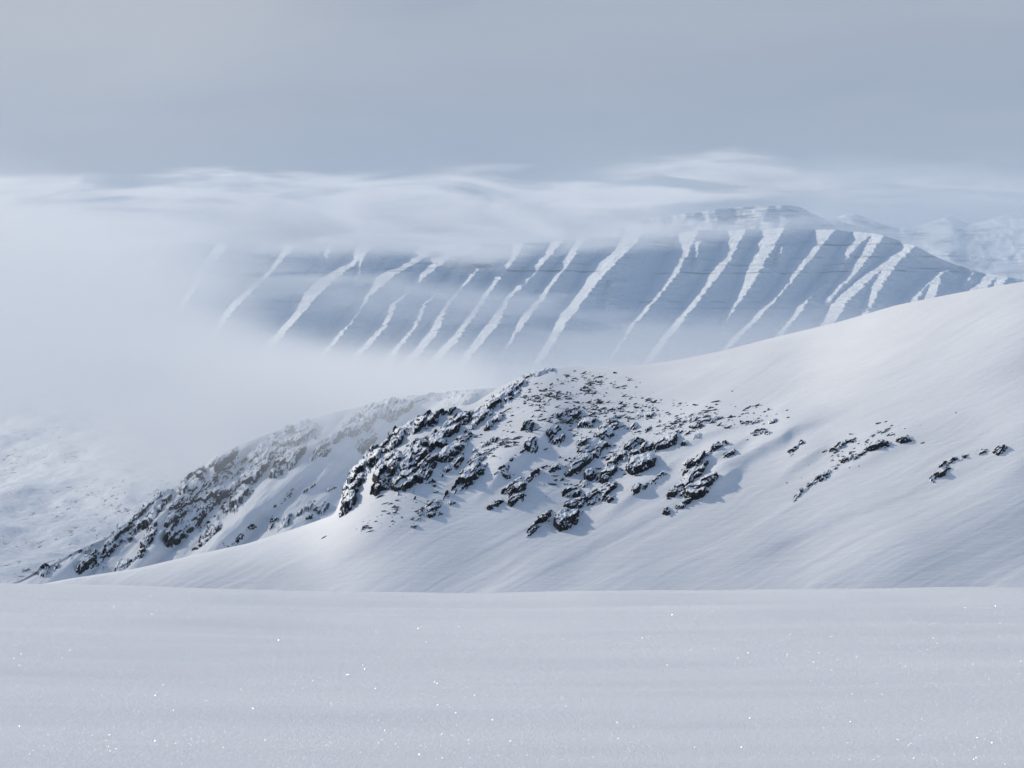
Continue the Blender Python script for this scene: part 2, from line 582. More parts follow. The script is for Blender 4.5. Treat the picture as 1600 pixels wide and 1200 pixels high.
    c = grid("snow_cover", X2 - bx, Y2 - by - 0.03, Z2 - bz + 0.09, m_cap, True, capm, root)
    root.empty_display_size = 1.0
    tag(root, label, cat, group)
    return root


G1 = "rock outcrops on the flank of the hill"
CR = [  # (blobs, label, options)
    # --- the crags at the left end of the hill
    ([(548, 762, 62, 26, 62), (573, 728, 60, 26, 55), (590, 765, 34, 16, 20), (604, 735, 64, 28, 50), (545, 788, 34, 14, 40)],
     "tall black crag dropping to the snow at the left end of the hill", dict(name="rock_cliff", cat="cliff", cell=12, H=3.4, seed=101, ang=48, cover=.62, group=None)),
    ([(612, 690, 60, 22, 45), (640, 715, 80, 38, 42), (632, 752, 50, 26, 35), (652, 665, 60, 22, 18), (662, 738, 50, 22, 38)],
     "wide broken crag in the middle of the hill's left end, above the tall black one", dict(name="rock_cliff", cat="cliff", cell=10, H=2.6, seed=102, ang=40, cover=.42)),
    ([(640, 652, 46, 12, 8), (668, 649, 34, 9, 5)], "dark overhanging ledge on the skyline just left of the crest crag", dict(cell=9, H=1.6, seed=103, ang=8, cover=.7)),
    ([(700, 672, 60, 22, 40), (706, 702, 60, 20, 38), (684, 690, 40, 22, 40), (720, 658, 40, 14, 30), (698, 646, 36, 7, 12)],
     "snow-plastered crag between the broken crag and the crest crag", dict(name="rock_cliff", cat="cliff", cell=8, H=2.0, seed=104, ang=38, cover=.45)),
    ([(762, 640, 70, 20, 36), (742, 660, 50, 14, 38), (784, 622, 60, 16, 34), (776, 655, 46, 9, 34)],
     "ledged crest crag under the highest rocks of the skyline", dict(name="rock_cliff", cat="cliff", cell=8, H=1.9, seed=105, ang=34, cover=.52)),
    ([(800, 606, 50, 10, 25), (826, 590, 50, 7, 22), (800, 620, 40, 8, 30), (842, 583, 40, 5, 12)],
     "low rocks along the rounded top of the crest crag", dict(cell=6, H=1.1, seed=106, ang=24, cover=.45)),
    # --- outcrops below the crest
    ([(736, 747, 84, 18, 38), (718, 765, 40, 10, 38)], "long tilted slab with a black underside, below the crest crag", dict(cell=12, H=2.3, seed=111, ang=38, cover=.62, elong=3)),
    ([(712, 722, 34, 14, 45), (697, 734, 22, 12, 45)], "two small blocks above the long tilted slab", dict(cell=8, H=1.7, seed=112, ang=42)),
    ([(740, 726, 46, 12, 38), (755, 712, 36, 10, 30), (757, 695, 40, 8, 28)], "broken ledges directly above the right half of the long tilted slab", dict(cell=6, H=1.1, seed=113, ang=36, cover=.4)),
    ([(678, 757, 10, 16, 60)], "lone dark block left of the long tilted slab", dict(cell=8, H=1.7, seed=114)),
    ([(676, 790, 36, 16, 35), (668, 807, 24, 6, 15), (705, 785, 10, 7, 20)], "thin low rocks in the snow under the long tilted slab", dict(cell=6, H=1.0, seed=115, ang=30, cover=.45)),
    ([(648, 822, 14, 8, 30)], "tiny dark outcrop at the foot of the thin low rocks", dict(cell=6, H=.9, seed=116)),
    ([(568, 826, 16, 6, 40)], "single small rock alone on the snow below the tall black crag", dict(cell=7, H=1.1, seed=117)),
    ([(824, 671, 22, 18, 40), (830, 700, 28, 18, 50), (812, 716, 26, 8, 30)], "stack of three dark blocks set in a snowy hollow below the crest", dict(cell=9, H=2.0, seed=118, ang=40, cover=.65)),
    ([(876, 654, 16, 9, 20), (872, 683, 22, 24, 60), (860, 684, 12, 14, 50)], "small pillar-like rocks right of the three stacked blocks", dict(cell=6, H=1.5, seed=119, ang=45)),
    ([(901, 650, 30, 9, 40), (914, 663, 28, 13, 5), (934, 659, 14, 8, 5)], "cluster of squat dark rocks high on the slope right of the crest", dict(cell=7, H=1.5, seed=120, ang=25, cover=.65)),
    ([(956, 656, 16, 7, 30)], "small wedge rock right of the squat dark cluster", dict(cell=6, H=1.1, seed=121)),
    ([(950, 678, 46, 22, 25), (945, 699, 36, 10, 22)], "broad knobbly outcrop under the squat dark cluster", dict(cell=7, H=1.6, seed=122, ang=28, cover=.5)),
    ([(909, 697, 16, 9, 15), (912, 711, 24, 11, 20), (931, 711, 30, 7, 34)], "three short ledges left below the broad knobbly outcrop", dict(cell=7, H=1.4, seed=123, ang=28, cover=.62)),
    ([(990, 668, 14, 7, 30), (1012, 670, 32, 6, 38)], "thin sloping blade of rock high on the right of the knobbly outcrop", dict(cell=7, H=1.2, seed=124, ang=36)),
    ([(900, 736, 46, 15, 38)], "smooth black slab leaning in open snow mid slope", dict(cell=16, H=2.2, seed=125, ang=38, cover=.9, elong=3)),
    ([(868, 734, 20, 8, 20)], "little dark rock touching the left of the smooth black slab", dict(cell=7, H=1.1, seed=126)),
    ([(793, 743, 30, 11, 12)], "small flat rock in open snow right of the long tilted slab", dict(cell=7, H=1.4, seed=127, ang=14)),
    ([(795, 770, 26, 14, 15), (812, 764, 30, 20, 35), (832, 746, 36, 9, 38), (806, 782, 30, 16, 30)], "snow-streaked outcrop with a blue snow shadow on its right", dict(cell=8, H=2.0, seed=128, ang=36, cover=.55)),
    ([(773, 791, 22, 9, 20)], "small rock just below left of the snow-streaked outcrop", dict(cell=7, H=1.3, seed=129)),
    ([(962, 718, 46, 18, 38), (985, 700, 30, 12, 30)], "jagged ledge rising toward the reddish cliff block", dict(cell=8, H=1.7, seed=130, ang=36, cover=.55)),
    ([(1000, 730, 50, 24, 22), (985, 716, 26, 14, 10)], "large brown-black block in the centre of the slope with a snow cap", dict(cell=13, H=2.4, seed=131, ang=24, cover=.7)),
    ([(1042, 696, 54, 16, 33), (1012, 702, 22, 14, 25)], "long dark bench of rock up and right of the large brown-black block", dict(cell=10, H=1.9, seed=132, ang=33, cover=.6)),
    ([(922, 744, 20, 20, 40), (948, 745, 48, 15, 36)], "lumpy ledge directly below the jagged ledge", dict(cell=8, H=1.9, seed=133, ang=34, cover=.6)),
    ([(912, 759, 18, 10, 20), (898, 771, 34, 15, 18)], "pair of dark blocks on the left below the lumpy ledge", dict(cell=9, H=1.8, seed=134, ang=20, cover=.65)),
    ([(942, 772, 44, 18, 32), (928, 780, 24, 16, 30), (952, 785, 30, 9, 35)], "jumbled rocks right of the pair of dark blocks", dict(cell=8, H=1.7, seed=135, ang=30, cover=.5)),
    ([(894, 790, 34, 15, 15), (910, 780, 26, 10, 30)], "snowy broken rocks right above the lowest big boulder", dict(cell=7, H=1.5, seed=136, ang=25, cover=.5)),
    ([(885, 814, 44, 24, 25)], "lowest big black boulder, with a snowy top, at the foot of the outcrops", dict(cell=14, H=2.6, seed=137, ang=25, cover=.8, elong=1.6)),
    ([(853, 807, 18, 9, 25), (844, 821, 28, 11, 32), (829, 833, 22, 6, 35)], "small chain of rocks ending in a thin tail at the bottom left", dict(cell=7, H=1.5, seed=138, ang=32, cover=.7)),
    ([(994, 770, 16, 12, 40), (1007, 766, 18, 10, 40)], "two little upright rocks between the jumbled rocks and the big snow-capped pair", dict(cell=7, H=1.4, seed=139, ang=40)),
    ([(1030, 750, 28, 4, 36)], "thin dark streak of rock above the two little upright rocks", dict(cell=6, H=.8, seed=140)),
    ([(1108, 714, 74, 9, 28), (1080, 724, 30, 8, 30)], "long thin ledge along the top of the big right outcrop", dict(cell=7, H=1.2, seed=141, ang=28, cover=.5)),
    ([(1082, 746, 66, 24, 42), (1062, 768, 20, 14, 40), (1051, 777, 14, 16, 70)], "big steep dark outcrop on the right with a sharp lower tip", dict(cell=10, H=2.4, seed=142, ang=40, cover=.65)),
    ([(1090, 773, 50, 20, 14), (1108, 762, 24, 12, 30)], "rounded dark boulder with a deep snow cap beside the big steep outcrop", dict(cell=13, H=2.3, seed=143, ang=15, cover=.7)),
    ([(1069, 790, 30, 7, 35), (1041, 801, 8, 10, 60)], "thin rocks in the snow under the rounded dark boulder", dict(cell=6, H=1.1, seed=144, ang=35)),
    ([(1066, 699, 16, 8, 20), (1085, 690, 16, 7, 25)], "two small rocks in open snow right of the long dark bench", dict(cell=6, H=1.1, seed=145)),
    ([(1180, 686, 44, 7, 18), (1199, 686, 12, 5, 0)], "low broken line of rock above the blue snow hollow on the right", dict(cell=6, H=1.0, seed=146, ang=16, cover=.5)),
    ([(1150, 714, 16, 5, 25), (1135, 722, 14, 5, 25)], "pair of tiny rocks half buried in the blue snow hollow", dict(cell=5, H=.9, seed=147)),
    ([(1178, 663, 26, 6, 10), (1210, 662, 14, 5, 15)], "small flat rocks near the upper end of the speckled band", dict(cell=5, H=.9, seed=148, ang=12)),
    ([(1240, 706, 34, 8, 38)], "small snow-covered rib of rock alone right of the blue snow hollow", dict(cell=7, H=1.2, seed=149, ang=36, cover=.4)),
    ([(1314, 698, 30, 8, 28)], "narrow rock rib leading the right-hand group", dict(cell=6, H=1.1, seed=150)),
    ([(1372, 702, 42, 10, 20)], "largest dark rock of the right-hand group", dict(cell=8, H=1.5, seed=151, ang=20, cover=.65)),
    ([(1417, 690, 20, 7, 20)], "dark rock at the upper right tip of the right-hand group", dict(cell=7, H=1.2, seed=152, ang=18)),
    ([(1320, 724, 24, 6, 30), (1345, 714, 20, 5, 30)], "slim rocks in the snow under the largest rock of the right-hand group", dict(cell=6, H=1.0, seed=153, ang=28)),
    ([(1290, 742, 40, 6, 35), (1262, 762, 40, 5, 42), (1245, 776, 24, 5, 45)], "faint trail of stones running down left from the right-hand group", dict(cell=5, H=.8, seed=154, ang=38, cover=.4)),
    ([(1472, 739, 40, 13, 25)], "dark elongated rock near the right edge, with a snowy back", dict(cell=8, H=1.7, seed=155, ang=24, cover=.65)),
    ([(1483, 722, 18, 7, 22)], "small rock just above the elongated rock near the right edge", dict(cell=7, H=1.1, seed=156)),
    ([(1510, 714, 40, 5, 22), (1540, 706, 26, 5, 18)], "thin string of stones between the two rocks near the right edge", dict(cell=5, H=.8, seed=157, ang=20, cover=.4)),
    ([(1563, 705, 20, 10, 18), (1592, 688, 20, 5, 14)], "rock nearest the right edge of the slope", dict(cell=7, H=1.3, seed=158, ang=16)),
    ([(960, 640, 60, 5, 12), (1010, 648, 50, 5, 10)], "faint thin ledges just under the smooth upper snow", dict(cell=5, H=.7, seed=159, ang=12, cover=.4)),
    ([(1055, 668, 60, 8, 20), (1100, 664, 40, 6, 15), (1080, 680, 40, 6, 22)], "speckled low ledges between the long dark bench and the upper snow", dict(cell=5, H=.8, seed=160, ang=18, cover=.4)),
]
for blobs, label, opt in CR:
    opt.setdefault('group', G1)
    outcrop(hill1, blobs, label, **opt)

G2 = "crags on the far ridge"
CR2 = [
    ([(66, 893, 22, 12, 15)], "dark boulder at the very left tip of the far ridge", dict(cell=10, H=2.4, seed=201, cover=.85)),
    ([(86, 889, 12, 6, 38), (112, 872, 16, 5, 35), (140, 858, 12, 5, 35), (126, 866, 8, 4, 35)], "thin rocks on the skyline rising from the ridge's left tip", dict(cell=6, H=1.3, seed=202, ang=36, cover=.6)),
    ([(134, 884, 34, 20, 40), (146, 872, 30, 12, 42)], "dark block standing on the snow edge near the ridge's left tip", dict(cell=9, H=3.2, seed=203, ang=40, cover=.6)),
    ([(158, 876, 24, 8, 45), (160, 890, 20, 8, 30)], "small ragged rocks beside the dark block near the ridge's left tip", dict(cell=7, H=2.0, seed=204, ang=40)),
    ([(192, 884, 34, 12, 35), (218, 868, 14, 7, 35)], "low black rock on the edge of the snow ramp", dict(cell=9, H=2.2, seed=205, ang=34, cover=.75)),
    ([(178, 850, 56, 18, 42), (200, 832, 50, 22, 45), (182, 836, 30, 14, 45)], "dark rocks on the lower shoulder of the far ridge", dict(name="rock_cliff", cat="cliff", cell=8, H=3.0, seed=206, ang=44, cover=.55)),
    ([(224, 812, 60, 26, 48), (250, 786, 46, 22, 45), (232, 838, 44, 18, 50)], "broken crag on the skyline of the far ridge below the mist", dict(name="rock_cliff", cat="cliff", cell=8, H=3.4, seed=207, ang=46, cover=.5)),
    ([(290, 806, 90, 52, 48), (276, 838, 50, 26, 45), (318, 780, 70, 46, 45), (300, 760, 46, 24, 35)], "largest dark crag of the far ridge, half veiled by mist at its top", dict(name="rock_cliff", cat="cliff", cell=9, H=4.2, seed=208, ang=46, cover=.6)),
    ([(352, 752, 80, 40, 44), (378, 776, 50, 18, 45), (395, 738, 60, 34, 42), (350, 722, 50, 20, 35)], "misted grey crag above the largest dark crag", dict(name="rock_cliff", cat="cliff", cell=9, H=4.0, seed=209, ang=44, cover=.5)),
    ([(420, 706, 90, 36, 40), (450, 722, 60, 22, 40), (470, 684, 70, 26, 36)], "pale crag fading into the mist on the far ridge", dict(name="rock_cliff", cat="cliff", cell=9, H=4.0, seed=210, ang=40, cover=.5)),
    ([(516, 694, 64, 14, 38), (500, 712, 50, 10, 36)], "misty rock rib crossing the snow chute", dict(cell=9, H=3.0, seed=211, ang=38)),
    ([(560, 660, 90, 30, 38), (590, 640, 60, 22, 30), (572, 690, 40, 26, 45), (620, 642, 50, 22, 25)], "misted crag right behind the skyline of the tall black crag", dict(name="rock_cliff", cat="cliff", cell=9, H=3.6, seed=212, ang=38, cover=.55)),
    ([(345, 806, 90, 14, 40), (330, 830, 50, 12, 42), (368, 792, 40, 10, 42)], "band of small rocks along the left edge of the snow chute", dict(cell=6, H=2.0, seed=213, ang=40, cover=.45)),
    ([(318, 848, 36, 10, 42), (302, 860, 20, 5, 25)], "small rocks at the bottom of the snow chute beside the ramp", dict(cell=6, H=1.6, seed=214, ang=42)),
    ([(374, 836, 16, 7, 35), (362, 848, 20, 5, 20), (392, 826, 12, 6, 30)], "scattered little rocks in the lower snow chute", dict(cell=6, H=1.4, seed=215)),
    ([(424, 820, 20, 12, 45), (446, 818, 24, 10, 45), (472, 800, 46, 9, 38), (500, 798, 30, 14, 35), (486, 810, 16, 6, 20)], "dark rocks in the snow left of the tall black crag's foot", dict(cell=7, H=2.1, seed=216, ang=38)),
    ([(515, 765, 16, 9, 40), (438, 786, 20, 4, 35), (480, 766, 20, 4, 35), (455, 768, 14, 4, 40)], "a few thin stones high in the snow chute", dict(cell=5, H=1.2, seed=217)),
    ([(700, 614, 110, 3, 4), (690, 622, 90, 3, 6), (720, 631, 80, 3, 8)], "faint rock lines on the ridge top behind the crest crag", dict(cell=4, H=.8, seed=218, ang=4, cover=.4)),
]
for blobs, label, opt in CR2:
    opt.setdefault('group', G2)
    outcrop(hill2, blobs, label, mpp=0.2, step=0.7, **opt)

# ------------------------------------------------------------------ loose stones poking through the snow
def stone_mesh(seed):
    r = random.Random(seed)
    bm = bmesh.new()
    for _ in range(16):
        v = Vector((r.gauss(0, 1), r.gauss(0, 1), r.gauss(0, 1))).normalized()
        v = Vector((v.x * 1.5, v.y * 0.8, v.z * 0.55)) * r.uniform(0.75, 1.1)
        bm.verts.new(v)
    res = bmesh.ops.convex_hull(bm, input=bm.verts)
    bmesh.ops.delete(bm, geom=[e for e in res['geom_interior'] if isinstance(e, bmesh.types.BMVert)], context='VERTS')
    bmesh.ops.bevel(bm, geom=bm.edges[:], offset=0.05, segments=1, affect='EDGES')
    me = bpy.data.meshes.new("stone")
    bm.to_mesh(me); bm.free()
    me.materials.append(m_stone)
    return me


STONES = [stone_mesh(i) for i in range(10)]
REG = [  # cx, cy, half width, half height, angle, count, smallest, largest radius (m), label, group, individuals
    (880, 615, 95, 24, 10, 900, .07, .42, "small dark stone speckling the snow on the hill's rounded top", "stones on the rounded hilltop", 90),
    (930, 648, 130, 22, 8, 950, .07, .45, "small dark stone in the speckled band under the hilltop", "stones in the speckled band", 70),
    (1090, 662, 120, 18, 5, 650, .07, .40, "small dark stone at the right end of the speckled band", "stones right of the speckled band", 50),
    (790, 690, 70, 30, 35, 240, .07, .45, "small stone between the crest crag and the stacked blocks", "stones below the crest crag", 30),
    (620, 800, 70, 26, 25, 110, .08, .40, "small stone on the snow apron under the left crags", "stones on the snow apron", 20),
    (1340, 705, 90, 22, 22, 200, .07, .36, "small stone scattered round the right-hand rock group", "stones round the right-hand group", 20),
    (930, 720, 110, 50, 30, 420, .07, .42, "small stone lying between the mid-slope outcrops", "stones between the outcrops", 20),
]
rest = []
for cx, cyy, hw, hh_, an, cnt, r0, r1, label, grp, n_ind in REG:
    pts = []
    ra = math.radians(an)
    for _ in range(cnt):
        u = RNG.normal(0, .5) * hw; v = RNG.normal(0, .5) * hh_
        px = cx + u * math.cos(ra) + v * math.sin(ra); py = cyy - u * math.sin(ra) + v * math.cos(ra)
        if py < sil1(np.array([px]))[0] + 4: continue
        if fbm(px / 22 + py / 60, py / 9, 77, 3) + RNG.normal(0, .15) < -0.05: continue
        pts.append((r0 + (r1 - r0) * RNG.random() ** 2.5, px, py))
    pts.sort(reverse=True)
    for i, (r, px, py) in enumerate(pts):
        x, y, z = (float(q[0]) for q in hill1(np.array([px]), np.array([py])))
        if i < n_ind:
            o = bpy.data.objects.new("stone", STONES[int(RNG.integers(10))])
            o.location = (x, y, z + r * 0.15)
            o.rotation_euler = (RNG.normal(0, .25), -0.35 + RNG.normal(0, .2), RNG.normal(0.1, .4))
            o.scale = (r * RNG.uniform(1.1, 2.2), r * RNG.uniform(.8, 1.2), r * RNG.uniform(.6, 1.1))
            scene.collection.objects.link(o)
            tag(o, label, "stone", grp)
        else:
            rest.append((x, y, z, r))
V = []; Q = []
for x, y, z, r in rest:
    ca = RNG.uniform(0, 6.28); bs = len(V)
    lx = r * RNG.uniform(1.1, 2.2)
    p = [(lx, 0, -.4 * lx * .2), (0, r * .8, 0), (-lx, 0, 0.0), (0, -r * .8, 0), (lx * .25, .1 * r, r * .75), (0, 0, -r)]
    cs, sn = math.cos(ca * .1 - .2), math.sin(ca * .1 - .2)
    for a_, b_, c_ in p:
        V.append((x + a_ * cs - b_ * sn, y + a_ * sn + b_ * cs, z + c_ * .9 + a_ * .42))
    for f in ((0, 1, 4), (1, 2, 4), (2, 3, 4), (3, 0, 4), (1, 0, 5), (2, 1, 5), (3, 2, 5), (0, 3, 5)):
        Q.append([bs + k for k in f])
o = mesh_from("gravel", np.array(V), np.array(Q), m_stone, False)
tag(o, "finest grit and pebbles showing through the snow on the hill", "gravel", kind='stuff')

# ------------------------------------------------------------------ valley on the left
P, T = np.meshgrid(np.linspace(-900, 900, 760), np.linspace(0, 1, 320))
row = 955 - T * (955 - 625)
D = 1000 + 1900 * T ** 1.1
D = D + 110 * fbm(P / 260, row / 75, 61, 4) * sstep(0.0, .2, T)
X, Y, Z = pix(P, row, D)
Z = Z + 19 * fbm(X / 200, Y / 420, 62, 3) + 7.0 * fbm(X / 62, Y / 150, 65, 3) + 2.2 * fbm(X / 24, Y / 60, 63, 4)
o = grid("valley", X, Y, Z, m_val)
tag(o, "undulating snowy valley low on the left, under the mist", kind='structure')

# ------------------------------------------------------------------ the fluted mountain, eight kilometres away
CREST = [(-300, 378), (100, 378), (300, 380), (450, 381), (640, 382), (690, 384), (730, 384), (790, 382), (850, 378), (900, 374), (980, 368),
         (1080, 361), (1200, 357), (1290, 357), (1345, 362), (1400, 376), (1450, 399), (1490, 414), (1540, 426), (1590, 437), (1700, 470), (1900, 520)]
RIBS = [  # lit flank of each rib: (x, y, width) from crest to foot
    [(250, 392, 10), (222, 425, 8)],
    [(340, 390, 22), (310, 428, 18), (280, 480, 8)],
    [(445, 390, 18), (395, 440, 26), (350, 490, 16), (310, 560, 10)],
    [(508, 392, 12), (480, 432, 14), (450, 480, 3)],
    [(556, 398, 26), (505, 440, 26), (450, 500, 22), (400, 560, 20), (360, 620, 14)],
    [(567, 400, 4), (553, 437, 4)],
    [(603, 402, 8), (580, 440, 9), (570, 470, 3)],
    [(650, 400, 30), (605, 430, 24), (570, 462, 14), (535, 505, 22), (492, 555, 26), (455, 610, 14)],
    [(684, 408, 24), (655, 432, 16), (612, 475, 12), (592, 510, 20), (548, 558, 22), (510, 620, 12)],
    [(718, 414, 12), (660, 475, 8), (640, 510, 16), (598, 562, 24), (560, 620, 12)],
    [(712, 398, 20), (742, 410, 24), (765, 417, 10)],
    [(742, 418, 12), (692, 480, 8), (672, 518, 20), (632, 570, 18), (605, 620, 10)],
    [(786, 414, 20), (757, 455, 14), (728, 500, 12), (700, 535, 20), (668, 572, 16), (640, 620, 10)],
    [(857, 391, 16), (822, 430, 20), (787, 470, 8), (768, 505, 18), (728, 552, 18), (695, 610, 10)],
    [(893, 392, 14), (866, 430, 14), (828, 482, 14), (795, 530, 8), (760, 590, 6)],
    [(980, 376, 24), (938, 412, 36), (905, 458, 22), (872, 505, 20), (835, 565, 16)],
    [(951, 440, 3), (944, 478, 4)],
    [(1072, 368, 24), (1042, 428, 26), (1008, 478, 12), (978, 515, 10), (940, 570, 10)],
    [(1088, 378, 5), (1085, 412, 4)],
    [(1148, 366, 22), (1118, 420, 20), (1078, 474, 12), (1042, 520, 12), (1000, 575, 10)],
    [(1206, 360, 26), (1182, 398, 28), (1162, 445, 18), (1137, 490, 6), (1120, 530, 2)],
    [(1218, 385, 5), (1211, 410, 4)],
    [(1290, 358, 24), (1252, 405, 22), (1213, 458, 12), (1162, 513, 10), (1125, 550, 10), (1090, 590, 8)],
    [(1348, 364, 26), (1326, 384, 18), (1302, 420, 16), (1264, 460, 9), (1217, 518, 12), (1180, 570, 10)],
    [(1360, 380, 14), (1334, 418, 16), (1292, 468, 8)],
    [(1394, 402, 26), (1352, 432, 16), (1312, 470, 15), (1282, 514, 20), (1255, 560, 16)],
    [(1390, 412, 10), (1365, 446, 12), (1346, 492, 6), (1335, 530, 4)],
    [(1470, 420, 20), (1432, 448, 18), (1408, 485, 16), (1390, 530, 10)],
    [(1462, 430, 8), (1446, 466, 10), (1435, 500, 6)],
    [(1514, 425, 6), (1504, 445, 6)],
    [(1547, 430, 12), (1522, 453, 14), (1500, 490, 10)],
    [(1562, 432, 8), (1548, 452, 10), (1535, 480, 6)],
]
cols = np.linspace(-300, 1900, 2100)
PPX = cols[1] - cols[0]
NR = 300
T = np.linspace(0, 1, NR)[:, None] + 0 * cols[None, :]
crest = smooth1(cols, CREST, 6)[None, :] + 1.6 * fbm(cols / 30, cols * 0, 70, 3)[None, :]
row = 655 + (crest - 655) * T
PX = np.broadcast_to(cols[None, :], row.shape).copy()
TAN = 0.66
Ybase = 7600.0 / (1 - (600 - row) / (F * TAN))
strip = np.zeros(row.shape); strip0 = strip.copy()
for ri, rib in enumerate(RIBS):
    yy = np.array([p[1] for p in rib], float); xx = np.array([p[0] for p in rib], float); ww = np.array([p[2] for p in rib], float)
    opened = ww[0] >= 9 and yy[0] <= 416
    if opened:      # the rib carries on in its own direction up to the crest
        kx = min((xx[0] - xx[1]) / (yy[1] - yy[0]), 0.9)
        yy = np.r_[yy[0] - 45, yy]; xx = np.r_[xx[0] + kx * 45, xx]; ww = np.r_[ww[0] * .55, ww]
    cxr = np.interp(row, yy, xx); wr = np.interp(row, yy, ww)
    inr = (sstep(yy[0] - 6, yy[0] + 2, row) if not opened else 1.0) * (1 - sstep(yy[-1] - 4, yy[-1] + 14, row))
    jag = 4.8 * (vnoise(row / 1.8 + PX / 60, PX / 30.0, 300 + ri) + .25 * vnoise(row / 4.5, PX / 40.0, 320 + ri)) + 0.6 * vnoise(row / 13.0, PX / 60.0, 340 + ri)
    d = np.abs(PX - cxr - 1.5) - (wr * 1.14 + 2.0) / 2 + np.where(PX > cxr, 1.0, 0.2) * jag
    strip = np.maximum(strip, (1 - sstep(-1.2, 1.8, d)) * inr)
    d0 = np.abs(PX - cxr - 1.5) - (wr * 1.14 + 2.0) / 2
    strip0 = np.maximum(strip0, (1 - sstep(-1.2, 1.8, d0)) * inr)
m_per_px = 2.2 * PPX
gul = fbm((PX + 0.72 * row) / 9.0, row / 60.0, 512, 3)
slope = 0.68 + 0.42 * gul * (1 - strip0) - (0.68 + 1.75) * strip0          # dY/dx : faces turned away from the sun, ribs turned to it
off = np.cumsum(slope, axis=1) * m_per_px
k = 110
pad = np.pad(off, ((0, 0), (k, k)), mode='reflect', reflect_type='odd')
cs = np.cumsum(np.pad(pad, ((0, 0), (1, 0))), axis=1)
blur = (cs[:, 2 * k + 1:] - cs[:, :-2 * k - 1]) / (2 * k + 1)
pad = np.pad(blur, ((0, 0), (k, k)), mode='edge')
cs = np.cumsum(np.pad(pad, ((0, 0), (1, 0))), axis=1)
blur = (cs[:, 2 * k + 1:] - cs[:, :-2 * k - 1]) / (2 * k + 1)
off = (off - blur) * 1.0
# ragged rib edges: the difference stays close to the edge it belongs to
rag = np.cumsum(-3.4 * (strip - strip0), axis=1) * m_per_px
def box(a, k):
    c = np.cumsum(np.pad(np.pad(a, ((0, 0), (k, k)), mode='edge'), ((0, 0), (1, 0))), axis=1)
    return (c[:, 2 * k + 1:] - c[:, :-2 * k - 1]) / (2 * k + 1)
off = off + rag - box(box(rag, 14), 14)
off = off + 5 * fbm((PX + .7 * row) / 16, row / 14, 71, 4) + 1.0 * vnoise(PX / 90, row / 2.4, 77)
X = (PX - 800) / F * Ybase
Z = ZC + (600 - row) / F * Ybase
Y = Ybase + off
hz = Z
band = np.zeros(row.shape)
for zc, wd, am in ((400, 2.8, .9), (412, 2.0, .7), (430, 2.0, .6), (292, 2.6, .5), (268, 2.2, .4), (455, 3, .7), (505, 3.5, .7), (520, 3, .6)):
    zz = hz + 9 * vnoise(PX / 170, row * 0, 401)
    band = np.maximum(band, am * np.exp(-((zz - zc) / wd) ** 2) * sstep(-.1, .25, fbm(PX / 45, row / 20, 420 + int(zc), 3)))
# flat top running back behind the crest
nb = 18
q = np.linspace(0, 1, nb + 1)[1:, None]
Yt = Y[-1:] + 1500 * q ** 1.3
Xt = (PX[-1:] - 800) / F * Yt + 0 * q
Xt = X[-1:] + (Yt - Y[-1:]) * (X[-1:] / Y[-1:])
shoulder = sstep(1290, 1420, cols)[None, :]
Zt = Z[-1:] + q * 8 - 260 * q ** 1.6 * (0.25 + shoulder) + 16 * fbm(PX[-1:] / 80 + 0 * q, q * 4, 73, 3) * q
X = np.vstack([X, Xt]); Y = np.vstack([Y, Yt]); Z = np.vstack([Z, Zt]); band = np.vstack([band, np.zeros(Xt.shape)])
o = grid("mountain", X, Y, Z, m_mtn, attr={'rock': band})
tag(o, "long blue-white mountain wall with slanting sunlit snow ribs", kind='structure')


def far_peak(name, pts, Y0, depth, seed, label, base_row=470, strata=((0.9, .05), (0.7, .03))):
    cols = np.linspace(pts[0][0], pts[-1][0], 620)
    T = np.linspace(0, 1, 150)[:, None] + 0 * cols[None, :]
    cr = smooth1(cols, pts, 12)[None, :] + 1.5 * fbm(cols / 26, cols * 0, seed, 4)[None, :]
    row = base_row + (cr - base_row) * T
    PX = np.broadcast_to(cols[None, :], row.shape)
    D = Y0 + depth * T + 170 * fbm((PX + row) / 95, (row - .4 * PX) / 60, seed + 1, 4) * sstep(0, .2, T)
    X, Y, Z = pix(PX, row, D)
    band = np.zeros(row.shape)
    for k, (zc, wd) in enumerate(strata):
        band = np.maximum(band, np.exp(-((T - zc + .05 * vnoise(PX / 80, row * 0, seed + 5)) / wd) ** 2) * sstep(-.15, .25, fbm(PX / 35, row / 12, seed + 9 + k, 3)))
    q = np.linspace(0, 1, 9)[1:, None]
    Yb = Y[-1:] + 1200 * q; Xb = X[-1:] * Yb / Y[-1:]; Zb = Z[-1:] - 500 * q ** 1.5
    o = grid(name, np.vstack([X, Xb]), np.vstack([Y, Yb]), np.vstack([Z, Zb]), m_mtn, attr={'rock': np.vstack([band, np.zeros(Xb.shape)])})
    tag(o, label, kind='structure')


far_peak("far_plateau", [(900, 380), (1000, 345), (1060, 334), (1130, 326), (1180, 322), (1250, 322), (1275, 338), (1330, 350), (1400, 372), (1480, 420)],
         10800, 900, 81, "banded plateau mountain rising behind the long wall", strata=((.97, .04), (.90, .045), (.82, .03), (.7, .02)))
far_peak("far_peaks", [(1240, 400), (1290, 345), (1330, 330), (1352, 340), (1400, 358), (1450, 348), (1485, 335), (1510, 350), (1545, 345), (1580, 330), (1620, 318), (1700, 310), (1800, 330)],
         13500, 1500, 87, "faint blue peaks beyond the right shoulder", strata=((.9, .08), (.72, .05), (.5, .10), (.3, .05)))

